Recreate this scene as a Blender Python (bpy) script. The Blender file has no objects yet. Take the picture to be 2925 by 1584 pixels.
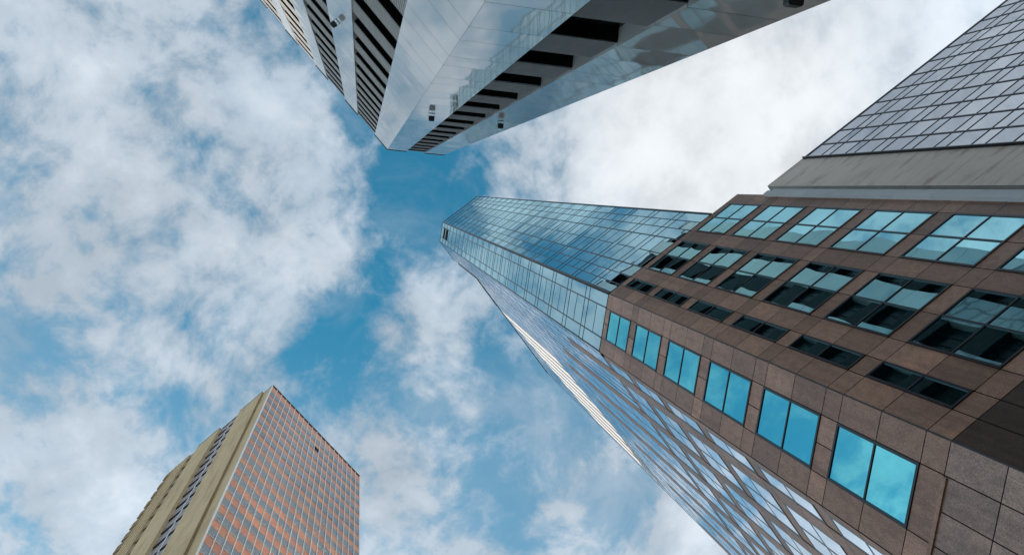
import bpy, math, random
from mathutils import Vector, Matrix
random.seed(7)
SC = bpy.context.scene
COL = SC.collection

# ------------------------------------------------------------------ camera
F_PX, PW, PH = 2200.0, 2925.0, 1584.0          # focal length and photo size in pixels
ZEN = (1034.0, 535.9)                          # where the zenith falls in the frame
CAM_H = 1.6
_z = Vector(((ZEN[0]-PW/2)/F_PX, -(ZEN[1]-PH/2)/F_PX, -1.0)).normalized()
_e = Vector((1, 0, 0)); _e = (_e - _z*_e.dot(_z)).normalized()
_g = _z.cross(_e)
_t = math.radians(-36.17)
_X = _e*math.cos(_t) + _g*math.sin(_t)
_Y = _z.cross(_X)
ROT = Matrix((_X, _Y, _z))                     # camera axes -> world axes


def ray(px, py):
    return (ROT @ Vector(((px-PW/2)/F_PX, -(py-PH/2)/F_PX, -1.0))).normalized()


def project(p):
    c = ROT.transposed() @ (Vector(p) - Vector((0, 0, CAM_H)))
    if c.z > -1e-3:
        return None
    return PW/2 + F_PX*c.x/-c.z, PH/2 - F_PX*c.y/-c.z


cam_d = bpy.data.cameras.new("camera")
cam = bpy.data.objects.new("camera", cam_d)
COL.objects.link(cam)
cam_d.sensor_width = 36.0
cam_d.lens = 36.0*F_PX/PW
cam_d.clip_start = 0.1
cam_d.clip_end = 5000
cam.matrix_world = Matrix.Translation((0, 0, CAM_H)) @ ROT.to_4x4()
SC.camera = cam

# ------------------------------------------------------------------ sun, sky
SUN_AZ = math.radians(61.5)      # from +Y towards -X
SUN_EL = math.radians(21)
sun_dir = Vector((-math.sin(SUN_AZ)*math.cos(SUN_EL), math.cos(SUN_AZ)*math.cos(SUN_EL), math.sin(SUN_EL)))
sd = bpy.data.lights.new("sun", 'SUN')
sd.energy = 4.8
sd.angle = math.radians(0.5)
sd.color = (1.0, 0.9, 0.78)
sun = bpy.data.objects.new("sun", sd)
COL.objects.link(sun)
sun.rotation_euler = sun_dir.to_track_quat('Z', 'Y').to_euler()
sun.location = (0, 0, 300)

SC.view_settings.view_transform = 'Standard'
SC.view_settings.look = 'None'
SC.view_settings.exposure = 0.0
SC.view_settings.gamma = 1.0
SC.view_settings.use_curve_mapping = False
SC.cycles.max_bounces = 8
SC.cycles.glossy_bounces = 6
SC.cycles.diffuse_bounces = 4
SC.cycles.caustics_reflective = True
SC.cycles.blur_glossy = 0.0
SC.cycles.use_denoising = True


class NT:
    """small helper for node trees"""
    def __init__(self, tree):
        self.t = tree
        self.n = tree.nodes
        self.l = tree.links

    def node(self, kind, **kw):
        n = self.n.new(kind)
        for k, v in kw.items():
            setattr(n, k, v)
        return n

    def put(self, sock, v):
        if hasattr(v, 'is_linked') or isinstance(v, bpy.types.NodeSocket):
            self.l.new(v, sock)
        else:
            sock.default_value = v

    def math(self, op, a, b=0.0, c=0.0, clamp=False):
        n = self.node('ShaderNodeMath', operation=op, use_clamp=clamp)
        self.put(n.inputs[0], a)
        self.put(n.inputs[1], b)
        if len(n.inputs) > 2:
            self.put(n.inputs[2], c)
        return n.outputs[0]

    def vmath(self, op, a, b=None, s=None):
        n = self.node('ShaderNodeVectorMath', operation=op)
        self.put(n.inputs[0], a)
        if b is not None:
            self.put(n.inputs[1], b)
        if s is not None:
            self.put(n.inputs['Scale'], s)
        return n.outputs['Value'] if op in ('LENGTH', 'DOT_PRODUCT', 'DISTANCE') else n.outputs['Vector']

    def mix(self, fac, a, b, blend='MIX'):
        n = self.node('ShaderNodeMix', data_type='RGBA', blend_type=blend)
        self.put(n.inputs[0], fac)
        self.put(n.inputs[6], a)
        self.put(n.inputs[7], b)
        return n.outputs[2]

    def noise(self, vec, scale, detail=4.0, rough=0.5, dist=0.0):
        n = self.node('ShaderNodeTexNoise')
        self.put(n.inputs['Vector'], vec)
        n.inputs['Scale'].default_value = scale
        n.inputs['Detail'].default_value = detail
        n.inputs['Roughness'].default_value = rough
        n.inputs['Distortion'].default_value = dist
        return n

    def smooth(self, v, lo, hi, a=0.0, b=1.0):
        n = self.node('ShaderNodeMapRange', interpolation_type='SMOOTHSTEP')
        self.put(n.inputs[0], v)
        n.inputs[1].default_value = lo
        n.inputs[2].default_value = hi
        n.inputs[3].default_value = a
        n.inputs[4].default_value = b
        return n.outputs[0]


world = bpy.data.worlds.new("World")
SC.world = world
world.use_nodes = True
W = NT(world.node_tree)
W.n.clear()
tc = W.node('ShaderNodeTexCoord')
sep = W.node('ShaderNodeSeparateXYZ')
W.l.new(tc.outputs['Generated'], sep.inputs[0])
zc = W.math('MAXIMUM', sep.outputs[2], 0.12)
cu = W.math('DIVIDE', sep.outputs[0], zc)
cv = W.math('DIVIDE', sep.outputs[1], zc)
comb = W.node('ShaderNodeCombineXYZ')
W.l.new(cu, comb.inputs[0]); W.l.new(cv, comb.inputs[1])
P = comb.outputs[0]                       # position on a flat cloud layer overhead


def cloud_uv(px, py):
    r = ray(px, py)
    return r.x/r.z, r.y/r.z


# where the cloud layer is thick (+) and where it opens (-): centre, radius, weight
BLOBS = [
    (150, 120, 330, .26), (330, 420, 330, .30), (640, 230, 260, .20), (800, 330, 170, .24), (480, 760, 330, .30),
    (800, 700, 200, .36), (150, 820, 260, .16), (120, 1330, 230, .34), (330, 1480, 190, .34), (730, 1120, 120, .35),
    (2060, 380, 240, .8), (2250, 200, 300, .42), (2500, 60, 240, .36), (2560, 190, 60, -.3), (1780, 470, 170, .38), (1500, 420, 110, .25), (2700, 250, 260, .6), (2150, 540, 140, .6), (1800, 300, 160, .4),
    (1240, 880, 110, .42), (1290, 960, 120, .30), (1160, 1420, 120, .75), (1080, 1290, 80, .55), (1950, 1460, 60, .95), (1990, 1560, 90, .8),
    (1580, 1430, 45, .40), (1465, 1220, 55, .30), (1640, 1440, 30, .35), (1060, 950, 50, .35),
    (1180, 500, 125, -.68), (1000, 330, 70, -.6), (1190, 680, 120, -.5), (1060, 620, 60, -.3), (1080, 790, 70, -.45),
    (990, 900, 70, -.55), (960, 1010, 90, -.45), (880, 980, 60, -.25), (470, 1180, 80, -.42), (420, 1290, 60, -.35), (620, 1100, 70, .25), (300, 1180, 80, .2),
    (400, 230, 50, -.3), (560, 420, 60, -.4), (600, 540, 60, -.45), (240, 620, 40, -.3), (700, 640, 60, -.25), (330, 880, 60, -.3), (520, 250, 80, -.18), (130, 320, 50, -.35), (60, 480, 90, -.2), (640, 1020, 80, -.3), (60, 960, 110, -.42), (300, 1060, 70, -.3),
    (1540, 1160, 130, -.28), (1750, 1420, 110, -.5), (1420, 1230, 200, -.42), (1400, 1040, 90, -.3), (1270, 1480, 110, -.35), (1200, 1150, 90, -.2), (1480, 1520, 90, -.22), (1370, 480, 60, -.25), (1600, 560, 60, -.2),
    # parts of the sky seen in the mirror glass
    (1005, 245, 48, -1.0), (1060, 245, 34, -.9), (1112, 140, 62, 1.2), (1085, 60, 70, .9), (985, 60, 60, .5), (1090, -90, 80, .55), (1205, -270, 50, -.6), (1160, -60, 60, .3), (950, -230, 60, -.5), (1380, -300, 90, -.4), (1130, -420, 150, .4), (1500, -600, 200, .3),
    (-850, 930, 420, -.15), (2700, -700, 700, .7), (2000, -1300, 700, .45), (1700, 2250, 300, .8), (1560, 1850, 140, -.4),
]
dens = None
wn = W.noise(W.vmath('ADD', P, (7.31, 3.87, 0.0)), 3.0, 3.0, 0.5)
wofs = W.vmath('SCALE', W.vmath('SUBTRACT', wn.outputs['Color'], (0.5, 0.5, 0.5)), s=0.10)
PW_ = W.vmath('ADD', P, wofs)
PN_ = W.vmath('ADD', PW_, (5.237, 8.619, 2.41))    # keeps the noise lattice away from the zenith
for (bx, by, br, bw) in BLOBS:
    u0, v0 = cloud_uv(bx, by)
    u1, v1 = cloud_uv(bx + br, by)
    rad = math.hypot(u1-u0, v1-v0)
    d = W.vmath('DISTANCE', PW_, (u0, v0, 0.0))
    q = W.math('DIVIDE', d, rad)
    q = W.math('MULTIPLY', q, q)
    g = W.math('EXPONENT', W.math('MULTIPLY', q, -1.0))
    dens = W.math('MULTIPLY', g, bw) if dens is None else W.math('MULTIPLY_ADD', g, bw, dens)
n1 = W.noise(PN_, 7.0, 9.0, 0.55, 0.1)
n2 = W.noise(PN_, 25.0, 9.0, 0.60, 0.12)
fb = W.math('MULTIPLY_ADD', W.math('SUBTRACT', n1.outputs[0], 0.5), 1.9, dens)
fb = W.math('MULTIPLY_ADD', W.math('SUBTRACT', n2.outputs[0], 0.5), 1.9, fb)
mask = W.smooth(fb, -0.42, 0.54)
thick = W.smooth(fb, 0.1, 1.3)
sky = W.node('ShaderNodeTexSky', sky_type='NISHITA')
sky.sun_disc = False
sky.sun_elevation = SUN_EL
sky.sun_rotation = math.atan2(sun_dir.x, sun_dir.y)
sky.air_density = 1.0
sky.dust_density = 0.6
sky.ozone_density = 1.0
SKY_S = 0.1
blue = W.mix(1.0, sky.outputs[0], (0.50, 2.20, 2.26, 1.0), 'MULTIPLY')
# cloud light: soft grey-blue veils, brighter cores, brightest on the right
n3 = W.noise(PN_, 7.0, 5.0, 0.5)
bu, bv = cloud_uv(2080, 420)
glow = W.math('EXPONENT', W.math('MULTIPLY', W.math('POWER', W.math('DIVIDE', W.vmath('DISTANCE', P, (bu, bv, 0.0)), 0.22), 2.0), -1.0))
br_ = W.math('MULTIPLY_ADD', thick, 0.17, 0.575)
br_ = W.math('MULTIPLY_ADD', glow, 0.20, br_)
br_ = W.math('MULTIPLY_ADD', W.math('SUBTRACT', n3.outputs[0], 0.5), 0.42, br_)
ccol = W.mix(W.math('ADD', glow, W.math('MULTIPLY', thick, 0.5), clamp=True), (0.84, 0.98, 1.13, 1), (0.95, 0.99, 1.03, 1))
csc = W.vmath('SCALE', ccol, s=W.math('DIVIDE', br_, SKY_S))
# towards the horizon, and above all towards the sun, the cloud deck is brighter
low = W.math('POWER', W.math('SUBTRACT', 1.0, W.math('MAXIMUM', sep.outputs[2], 0.0)), 1.6)
toward = W.math('MAXIMUM', W.vmath('DOT_PRODUCT', tc.outputs['Generated'], tuple(sun_dir)), 0.0)
aure = W.math('MULTIPLY', W.math('POWER', toward, 9.0), 1.6)
csc = W.vmath('SCALE', csc, s=W.math('ADD', W.math('MULTIPLY_ADD', low, 1.2, 1.0), aure))
stretch_w = W.vmath('MULTIPLY', PN_, (1.0, 0.7, 1.0))
veil = W.math('MULTIPLY_ADD', mask, 0.84, W.math('MULTIPLY', W.smooth(sep.outputs[2], 0.995, 0.91), 0.27))
wisp = W.noise(stretch_w, 9.0, 8.0, 0.62, 0.6)
veil = W.math('ADD', veil, W.math('MULTIPLY', W.smooth(wisp.outputs[0], 0.42, 0.78), 0.42), clamp=True)
veil = W.math('MINIMUM', veil, 0.97)
veil = W.math('MAXIMUM', veil, W.smooth(sep.outputs[2], 0.55, 0.15, 0.0, 0.85))
final = W.mix(veil, blue, csc)
bg = W.node('ShaderNodeBackground')
W.l.new(final, bg.inputs[0])
bg.inputs[1].default_value = SKY_S
wo = W.node('ShaderNodeOutputWorld')
W.l.new(bg.outputs[0], wo.inputs[0])

# ------------------------------------------------------------------ materials


def new_mat(name):
    m = bpy.data.materials.new(name)
    m.use_nodes = True
    t = NT(m.node_tree)
    t.n.clear()
    out = t.node('ShaderNodeOutputMaterial')
    return m, t, out


def coords(t):
    return t.node('ShaderNodeTexCoord').outputs['Object']


def island(t):
    return t.node('ShaderNodeNewGeometry').outputs['Random Per Island']


def principled(t, out, base, rough=0.5, metal=0.0, normal=None, spec=0.5):
    p = t.node('ShaderNodeBsdfPrincipled')
    t.put(p.inputs['Base Color'], base)
    t.put(p.inputs['Roughness'], rough)
    p.inputs['Metallic'].default_value = metal
    p.inputs['Specular IOR Level'].default_value = spec
    if normal is not None:
        t.put(p.inputs['Normal'], normal)
    if out is not None:
        t.l.new(p.outputs[0], out.inputs[0])
    return p


def bump(t, h, strength=0.3, dist=0.05):
    b = t.node('ShaderNodeBump')
    b.inputs['Strength'].default_value = strength
    b.inputs['Distance'].default_value = dist
    t.l.new(h, b.inputs['Height'])
    return b.outputs[0]


def stretch(t, v, sx, sy, sz):
    return t.vmath('MULTIPLY', v, (sx, sy, sz))


def pane_normal(t, tilt, wave, wscale):
    """every pane is set a little differently and is slightly warped"""
    geo = t.node('ShaderNodeNewGeometry')
    wh = t.node('ShaderNodeTexWhiteNoise', noise_dimensions='1D')
    t.l.new(geo.outputs['Random Per Island'], wh.inputs['W'])
    a = t.vmath('SCALE', t.vmath('SUBTRACT', wh.outputs['Color'], (0.5, 0.5, 0.5)), s=tilt)
    off = t.vmath('SCALE', wh.outputs['Color'], s=40.0)
    nz = t.noise(t.vmath('ADD', coords(t), off), wscale, 1.5, 0.4)
    b = t.vmath('SCALE', t.vmath('SUBTRACT', nz.outputs['Color'], (0.5, 0.5, 0.5)), s=wave)
    s = t.vmath('ADD', t.vmath('ADD', geo.outputs['Normal'], a), b)
    return t.vmath('NORMALIZE', s)


def mirror_glass(name, tint, inner, refl, tilt=0.012, wave=0.02, wscale=0.45, rough=0.0, var=0.0):
    m, t, out = new_mat(name)
    nrm = pane_normal(t, tilt, wave, wscale)
    base = inner
    if var:
        base = t.mix(t.math('MULTIPLY', island(t), var), inner, (inner[0]*4+.05, inner[1]*4+.05, inner[2]*4+.05, 1))
    d = t.node('ShaderNodeBsdfDiffuse')
    t.put(d.inputs[0], base)
    g = t.node('ShaderNodeBsdfGlossy')
    g.inputs['Color'].default_value = tint
    g.inputs['Roughness'].default_value = rough
    t.l.new(nrm, g.inputs['Normal'])
    lw = t.node('ShaderNodeFresnel')
    lw.inputs[0].default_value = 1.5
    fac = t.math('MULTIPLY_ADD', lw.outputs[0], 1.0-refl, refl, clamp=True)
    mx = t.node('ShaderNodeMixShader')
    t.l.new(fac, mx.inputs[0]); t.l.new(d.outputs[0], mx.inputs[1]); t.l.new(g.outputs[0], mx.inputs[2])
    t.l.new(mx.outputs[0], out.inputs[0])
    return m


def make_granite(name, dark, light, rough, spec=0.5):
    m, t, out = new_mat(name)
    c = coords(t)
    sp = t.noise(c, 26.0, 3.0, 0.7)
    vein = t.noise(stretch(t, c, 1.0, 1.0, 0.6), 1.1, 5.0, 0.6, 0.8)
    st = t.noise(stretch(t, c, 1.6, 1.6, 0.12), 1.3, 5.0, 0.6)
    f = t.smooth(sp.outputs[0], 0.22, 0.80)
    col = t.mix(f, dark, light)
    col = t.mix(t.smooth(vein.outputs[0], 0.52, 0.75, 0.0, 0.45), col, (light[0]*1.15, light[1]*0.95, light[2]*0.85, 1))
    col = t.mix(t.smooth(st.outputs[0], 0.46, 0.74, 0.0, 0.6), col, (dark[0]*0.7, dark[1]*0.7, dark[2]*0.7, 1))
    mot = t.noise(stretch(t, c, 1.0, 1.0, 0.7), 4.5, 6.0, 0.68, 0.6)
    col = t.mix(t.smooth(mot.outputs[0], 0.40, 0.70, 0.0, 0.55), col, (dark[0]*0.85, dark[1]*0.9, dark[2]*0.95, 1))
    tone = t.math('MULTIPLY_ADD', island(t), 0.55, 0.80)
    col = t.mix(1.0, col, t.vmath('SCALE', (1.0, 1.0, 1.0), s=tone), 'MULTIPLY')
    principled(t, out, col, rough, 0.0, bump(t, sp.outputs[0], 0.15, 0.004), spec)
    return m


M = {}
M['granite'] = make_granite("brown_granite", (0.235, 0.113, 0.071, 1), (0.57, 0.325, 0.225, 1), 0.45)
M['granite_pol'] = make_granite("polished_granite", (0.20, 0.115, 0.085, 1), (0.56, 0.37, 0.29, 1), 0.3, 0.4)
M['granite_shade'] = make_granite("shaded_base_granite", (0.045, 0.022, 0.013, 1), (0.11, 0.062, 0.04, 1), 0.5)  # granite darkened to hold the shade low on the wide face
M['glass_b'] = mirror_glass("teal_mirror_glass", (0.22, 0.83, 0.90, 1), (0.004, 0.03, 0.036, 1), 0.82, 0.012, 0.022, 0.45)
M['glass_w'] = mirror_glass("wide_face_mirror_glass", (0.42, 0.82, 0.88, 1), (0.005, 0.028, 0.034, 1), 0.80, 0.012, 0.020, 0.45)
M['glass_sun'] = mirror_glass("bronze_mirror_glass", (0.98, 0.84, 0.66, 1), (0.03, 0.03, 0.03, 1), 0.92, 0.0, 0.0, 0.25, 0.14)
M['glass_t'] = mirror_glass("pale_mirror_glass", (0.56, 0.83, 0.89, 1), (0.008, 0.022, 0.03, 1), 0.84, 0.009, 0.016, 0.5)
M['glass_c'] = mirror_glass("grey_mirror_glass", (0.66, 0.68, 0.72, 1), (0.03, 0.032, 0.036, 1), 0.66, 0.05, 0.03, 0.3)
M['glass_d'] = mirror_glass("slate_window_glass", (0.55, 0.62, 0.68, 1), (0.04, 0.05, 0.06, 1), 0.20, 0.02, 0.02, 0.6, 0.06, 0.75)


def plain(name, col, rough=0.5, metal=0.0, amount=0.25, scale=2.0, spec=0.5, isl=0.0, st=(1, 1, 1)):
    m, t, out = new_mat(name)
    n = t.noise(stretch(t, coords(t), *st), scale, 5.0, 0.6)
    k = t.math('MULTIPLY_ADD', n.outputs[0], 2*amount, 1.0-amount)
    if isl:
        k = t.math('MULTIPLY', k, t.math('MULTIPLY_ADD', island(t), isl, 1.0-isl/2))
    c = t.mix(1.0, col, t.vmath('SCALE', (1.0, 1.0, 1.0), s=k), 'MULTIPLY')
    principled(t, out, c, rough, metal, None, spec)
    return m


M['mullion'] = plain("dark_mullion_metal", (0.018, 0.022, 0.028, 1), 0.35, 0.0, 0.2)
M['joint'] = plain("dark_joint_sealant", (0.03, 0.024, 0.02, 1), 0.8, 0.0, 0.2)
M['coping'] = plain("black_coping_metal", (0.015, 0.016, 0.018, 1), 0.4)
M['louvre'] = plain("black_louvre_and_shadow", (0.006, 0.006, 0.007, 1), 0.6)
M['corner_trim'] = plain("gunmetal_corner_trim", (0.07, 0.065, 0.068, 1), 0.35, 0.3, 0.3, 1.0)
M['glass_a'] = plain("black_glass", (0.006, 0.006, 0.007, 1), 0.25, 0.0, 0.1, 1.0, 0.15)
M['void'] = plain("unlit_interior", (0.012, 0.011, 0.010, 1), 0.9)
M['silver'] = plain("pale_anodised_mullion", (0.85, 0.82, 0.78, 1), 0.4, 0.0, 0.15, 3.0)
M['sunlit_streak_pale'] = plain("pale_sunlit_streak", (0.60, 0.555, 0.52, 1), 0.6, 0.0, 0.06, 2.0, 0.2)  # pale colour that carries the sunlit streak on the long side
M['glass_s'] = mirror_glass("street_side_mirror_glass", (0.82, 0.90, 0.97, 1), (0.03, 0.04, 0.05, 1), 0.90, 0.006, 0.010, 0.5, 0.035)
M['lamp_black'] = plain("black_lamp_casting", (0.010, 0.010, 0.011, 1), 0.35)
M['lamp_glass'] = plain("dark_lamp_glass", (0.03, 0.03, 0.035, 1), 0.1)
M['bracket'] = plain("grey_bracket_steel", (0.10, 0.105, 0.11, 1), 0.4, 0.5)
M['roof'] = plain("roof_gravel", (0.25, 0.24, 0.23, 1), 0.9)
M['asphalt'] = plain("asphalt", (0.05, 0.05, 0.052, 1), 0.85, 0.0, 0.3, 6.0)
M['paving'] = plain("paving_concrete", (0.30, 0.29, 0.27, 1), 0.8, 0.0, 0.2, 2.0)
M['kerb'] = plain("kerb_granite", (0.36, 0.35, 0.34, 1), 0.7)
M['paint'] = plain("road_paint", (0.75, 0.75, 0.72, 1), 0.7)
M['light_clad'] = plain("pale_grey_cladding", (0.66, 0.67, 0.68, 1), 0.45, 0.0, 0.12, 1.2, 0.5, 0.15)


def make_concrete(name, col, streak, sc=1.0, st=(1, 1, 1), isl=0.0, bmp=0.2):
    m, t, out = new_mat(name)
    c = coords(t)
    big = t.noise(c, 0.25*sc, 6.0, 0.6, 0.4)
    fine = t.noise(c, 9.0*sc, 4.0, 0.65)
    run = t.noise(stretch(t, c, *st), 1.0*sc, 6.0, 0.62, 0.2)
    x = t.mix(t.smooth(big.outputs[0], 0.35, 0.7, 0.0, 0.35), col, (col[0]*0.72, col[1]*0.70, col[2]*0.66, 1))
    x = t.mix(t.smooth(run.outputs[0], 0.48, 0.72, 0.0, streak), x, (col[0]*0.45, col[1]*0.42, col[2]*0.38, 1))
    k = t.math('MULTIPLY_ADD', fine.outputs[0], 0.3, 0.85)
    if isl:
        k = t.math('MULTIPLY', k, t.math('MULTIPLY_ADD', island(t), isl, 1.0-isl/2))
    x = t.mix(1.0, x, t.vmath('SCALE', (1.0, 1.0, 1.0), s=k), 'MULTIPLY')
    principled(t, out, x, 0.85, 0.0, bump(t, fine.outputs[0], bmp, 0.02), 0.3)
    return m


M['concrete_d'] = make_concrete("beige_concrete", (0.66, 0.475, 0.275, 1), 0.5, 1.0, (1.2, 1.2, 0.10), 0.10)
M['concrete_d2'] = make_concrete("brown_stained_and_shade_concrete", (0.36, 0.25, 0.14, 1), 0.5, 1.0, (1, 1, 0.3))
M['concrete_rib_shade'] = make_concrete("rib_shade_concrete", (0.16, 0.11, 0.06, 1), 0.5, 1.0, (1, 1, 0.3))
M['concrete_c'] = make_concrete("weathered_grey_concrete", (0.55, 0.45, 0.385, 1), 0.7, 0.8, (0.35, 0.35, 1.4), 0.05, 0.4)
M['plaster'] = make_concrete("flaking_white_render", (0.92, 0.88, 0.84, 1), 0.35, 0.9, (1, 1, 0.35))


def metal_panel():
    """polished, slightly oil-canned aluminium sheet"""
    m, t, out = new_mat("polished_panel_metal")
    geo = t.node('ShaderNodeNewGeometry')
    wh = t.node('ShaderNodeTexWhiteNoise', noise_dimensions='1D')
    t.l.new(geo.outputs['Random Per Island'], wh.inputs['W'])
    a = t.vmath('SCALE', t.vmath('SUBTRACT', wh.outputs['Color'], (0.5, 0.5, 0.5)), s=0.010)
    nz = t.noise(t.vmath('ADD', coords(t), t.vmath('SCALE', wh.outputs['Color'], s=30.0)), 0.9, 1.5, 0.4)
    b = t.vmath('SCALE', t.vmath('SUBTRACT', nz.outputs['Color'], (0.5, 0.5, 0.5)), s=0.011)
    nrm = t.vmath('NORMALIZE', t.vmath('ADD', t.vmath('ADD', geo.outputs['Normal'], a), b))
    d = t.node('ShaderNodeBsdfDiffuse')
    dirt = t.noise(stretch(t, coords(t), 1, 1, 0.1), 1.5, 5.0, 0.6)
    tone = t.math('MULTIPLY', t.math('MULTIPLY_ADD', island(t), 0.10, 0.95), t.math('MULTIPLY_ADD', dirt.outputs[0], 0.16, 0.92))
    t.put(d.inputs[0], t.mix(1.0, (0.66, 0.655, 0.645, 1), t.vmath('SCALE', (1.0, 1.0, 1.0), s=tone), 'MULTIPLY'))
    g = t.node('ShaderNodeBsdfGlossy')
    g.inputs['Color'].default_value = (0.78, 0.79, 0.79, 1)
    g.inputs['Roughness'].default_value = 0.03
    t.l.new(nrm, g.inputs['Normal'])
    fr = t.node('ShaderNodeFresnel')
    fr.inputs[0].default_value = 1.5
    fac = t.math('MULTIPLY_ADD', fr.outputs[0], 0.5, 0.42, clamp=True)
    mx = t.node('ShaderNodeMixShader')
    t.l.new(fac, mx.inputs[0]); t.l.new(d.outputs[0], mx.inputs[1]); t.l.new(g.outputs[0], mx.inputs[2])
    t.l.new(mx.outputs[0], out.inputs[0])
    return m


M['panel'] = metal_panel()
M['spandrel_chamfer_shade'] = plain("chamfer_shade_corrugated_sheet", (0.17, 0.17, 0.17, 1), 0.55, 0.0, 0.35, 2.0, 0.3, 0.0, (1, 1, 0.15))  # same sheet, its colour lowered for the chamfer's shade
M['spandrel_street_shade'] = plain("street_shade_corrugated_sheet", (0.07, 0.07, 0.072, 1), 0.5, 0.0, 0.2, 3.0, 0.3)  # same sheet, shade of the street face put into the colour
M['spandrel_a'] = plain("grey_corrugated_sheet", (0.40, 0.385, 0.37, 1), 0.55, 0.0, 0.15, 3.0, 0.4, 0.0, (1, 1, 0.2))


def enamel(name, col, col2, gl=0.16):
    m, t, out = new_mat(name)
    n = t.noise(coords(t), 0.35, 4.0, 0.6)
    x = t.mix(t.smooth(n.outputs[0], 0.4, 0.65), col, col2)
    k = t.math('MULTIPLY_ADD', island(t), 0.28, 0.86)
    x = t.mix(1.0, x, t.vmath('SCALE', (1.0, 1.0, 1.0), s=k), 'MULTIPLY')
    p = principled(t, out, x, 0.25, 0.0, pane_normal(t, 0.012, 0.03, 0.6), 0.3)
    return m


M['orange'] = enamel("terracotta_enamel_panel", (0.56, 0.185, 0.10, 1), (0.72, 0.25, 0.095, 1))
M['mauve'] = enamel("mauve_enamel_panel", (0.30, 0.19, 0.20, 1), (0.34, 0.21, 0.21, 1))

# ------------------------------------------------------------------ mesh helpers


class MB:
    def __init__(self):
        self.v = []
        self.f = []

    def quad(self, a, b, c, d):
        i = len(self.v)
        self.v += [tuple(a), tuple(b), tuple(c), tuple(d)]
        self.f.append((i, i+1, i+2, i+3))

    def hexa(self, p):
        """8 corners: 0-3 bottom ring, 4-7 top ring"""
        i = len(self.v)
        self.v += [tuple(q) for q in p]
        for q in ((0, 3, 2, 1), (4, 5, 6, 7), (0, 1, 5, 4), (1, 2, 6, 5), (2, 3, 7, 6), (3, 0, 4, 7)):
            self.f.append(tuple(i+k for k in q))

    def prism(self, foot, z0, z1):
        n = len(foot)
        i = len(self.v)
        self.v += [(x, y, z0) for x, y in foot] + [(x, y, z1) for x, y in foot]
        for k in range(n):
            j = (k+1) % n
            self.f.append((i+k, i+j, i+n+j, i+n+k))
        self.f.append(tuple(i+n+k for k in range(n)))
        self.f.append(tuple(i+n-1-k for k in range(n)))

    def build(self, name, mat, parent=None):
        me = bpy.data.meshes.new(name)
        me.from_pydata(self.v, [], self.f)
        me.update()
        o = bpy.data.objects.new(name, me)
        me.materials.append(M[mat])
        COL.objects.link(o)
        if parent is not None:
            o.parent = parent
        return o


class Face:
    """a vertical facade: o = foot of its left end seen from outside, U along it, N outward"""
    def __init__(self, o, U):
        self.o = Vector((o[0], o[1], 0))
        self.U = Vector((U[0], U[1], 0)).normalized()
        self.N = Vector((self.U.y, -self.U.x, 0))

    def pt(self, u, z, n=0.0):
        p = self.o + self.U*u + self.N*n
        return (p.x, p.y, z)

    def quad(self, mb, u0, u1, z0, z1, n=0.0):
        mb.quad(self.pt(u0, z0, n), self.pt(u1, z0, n), self.pt(u1, z1, n), self.pt(u0, z1, n))

    def box(self, mb, u0, u1, z0, z1, n0, n1):
        mb.hexa([self.pt(u0, z0, n1), self.pt(u1, z0, n1), self.pt(u1, z0, n0), self.pt(u0, z0, n0),
                 self.pt(u0, z1, n1), self.pt(u1, z1, n1), self.pt(u1, z1, n0), self.pt(u0, z1, n0)])


def thing(name, label, cat, loc=(0, 0, 0), rz=0.0, group=None):
    o = bpy.data.objects.new(name, None)
    COL.objects.link(o)
    o.location = loc
    o.rotation_euler = (0, 0, rz)
    o['label'] = label
    o['category'] = cat
    if group:
        o['group'] = group
    return o


def structure(o):
    o['kind'] = 'structure'
    return o


def stuff(o):
    o['kind'] = 'stuff'
    return o


# ------------------------------------------------------------------ ground and streets (below the frame)
def sheet(name, mat, x0, x1, y0, y1, z):
    mb = MB()
    mb.quad((x0, y0, z), (x1, y0, z), (x1, y1, z), (x0, y1, z))
    return structure(mb.build(name, mat))


sheet("ground", 'paving', -1500, 1500, -1500, 1500, -0.13)
sheet("road", 'asphalt', -1500, 1500, 2.9, 10.4, -0.126)
mb = MB()
mb.quad((-23, 10.4, -0.126), (-4, 10.4, -0.126), (-4, 1500, -0.126), (-23, 1500, -0.126))
mb.quad((-23, -1500, -0.126), (-4, -1500, -0.126), (-4, 2.9, -0.126), (-23, 2.9, -0.126))
structure(mb.build("cross_road", 'asphalt'))
mb = MB()
for (x0, x1, y0, y1) in ((-4.0, 60, -60, 2.9), (-4.0, 60, 10.4, 70), (-90, -23, 10.4, 90), (-90, -23, -60, 2.9)):
    mb.hexa([(x0, y0, -0.12), (x1, y0, -0.12), (x1, y1, -0.12), (x0, y1, -0.12), (x0, y0, 0), (x1, y0, 0), (x1, y1, 0), (x0, y1, 0)])
structure(mb.build("pavement", 'paving'))
mb = MB()
for k in range(-20, 30):
    if k*6+3 < -24 or k*6 > -3:
        mb.quad((k*6, 6.55, -0.121), (k*6+3, 6.55, -0.121), (k*6+3, 6.7, -0.121), (k*6, 6.7, -0.121))
structure(mb.build("road_markings", 'paint'))

# =================================================================== B: granite and mirror glass tower
d = 12.18


def zb(k): return 1.2635 + 0.3283*k
def zt(k): return 1.5275 + 0.3283*k
def H(z): return CAM_H + z*d


BX, BY = 0.581*d, d
B = thing("glass_tower", "slender mirror glass tower with chamfered corner rising from a brown granite base", "skyscraper", (BX, BY, 0))
WN = 0.262*d
s2 = 2**-0.5
ZG = 3.225                 # top of the granite
ZTOP = 10.40
Y3 = WN*s2                 # local y where the long side begins
Y3E = (2.86-1.0)*d
fr = Face((0, 0), (1, 0))                                   # wide face
fn = Face((-WN*s2, WN*s2), (s2, -s2))                       # narrow chamfer, u = WN - s
f3 = Face((-WN*s2, Y3E), (0, -1))                           # long side, u = Y3E - y
WR = (1.319-0.581)*d
WT = (1.167-0.581)*d


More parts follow.
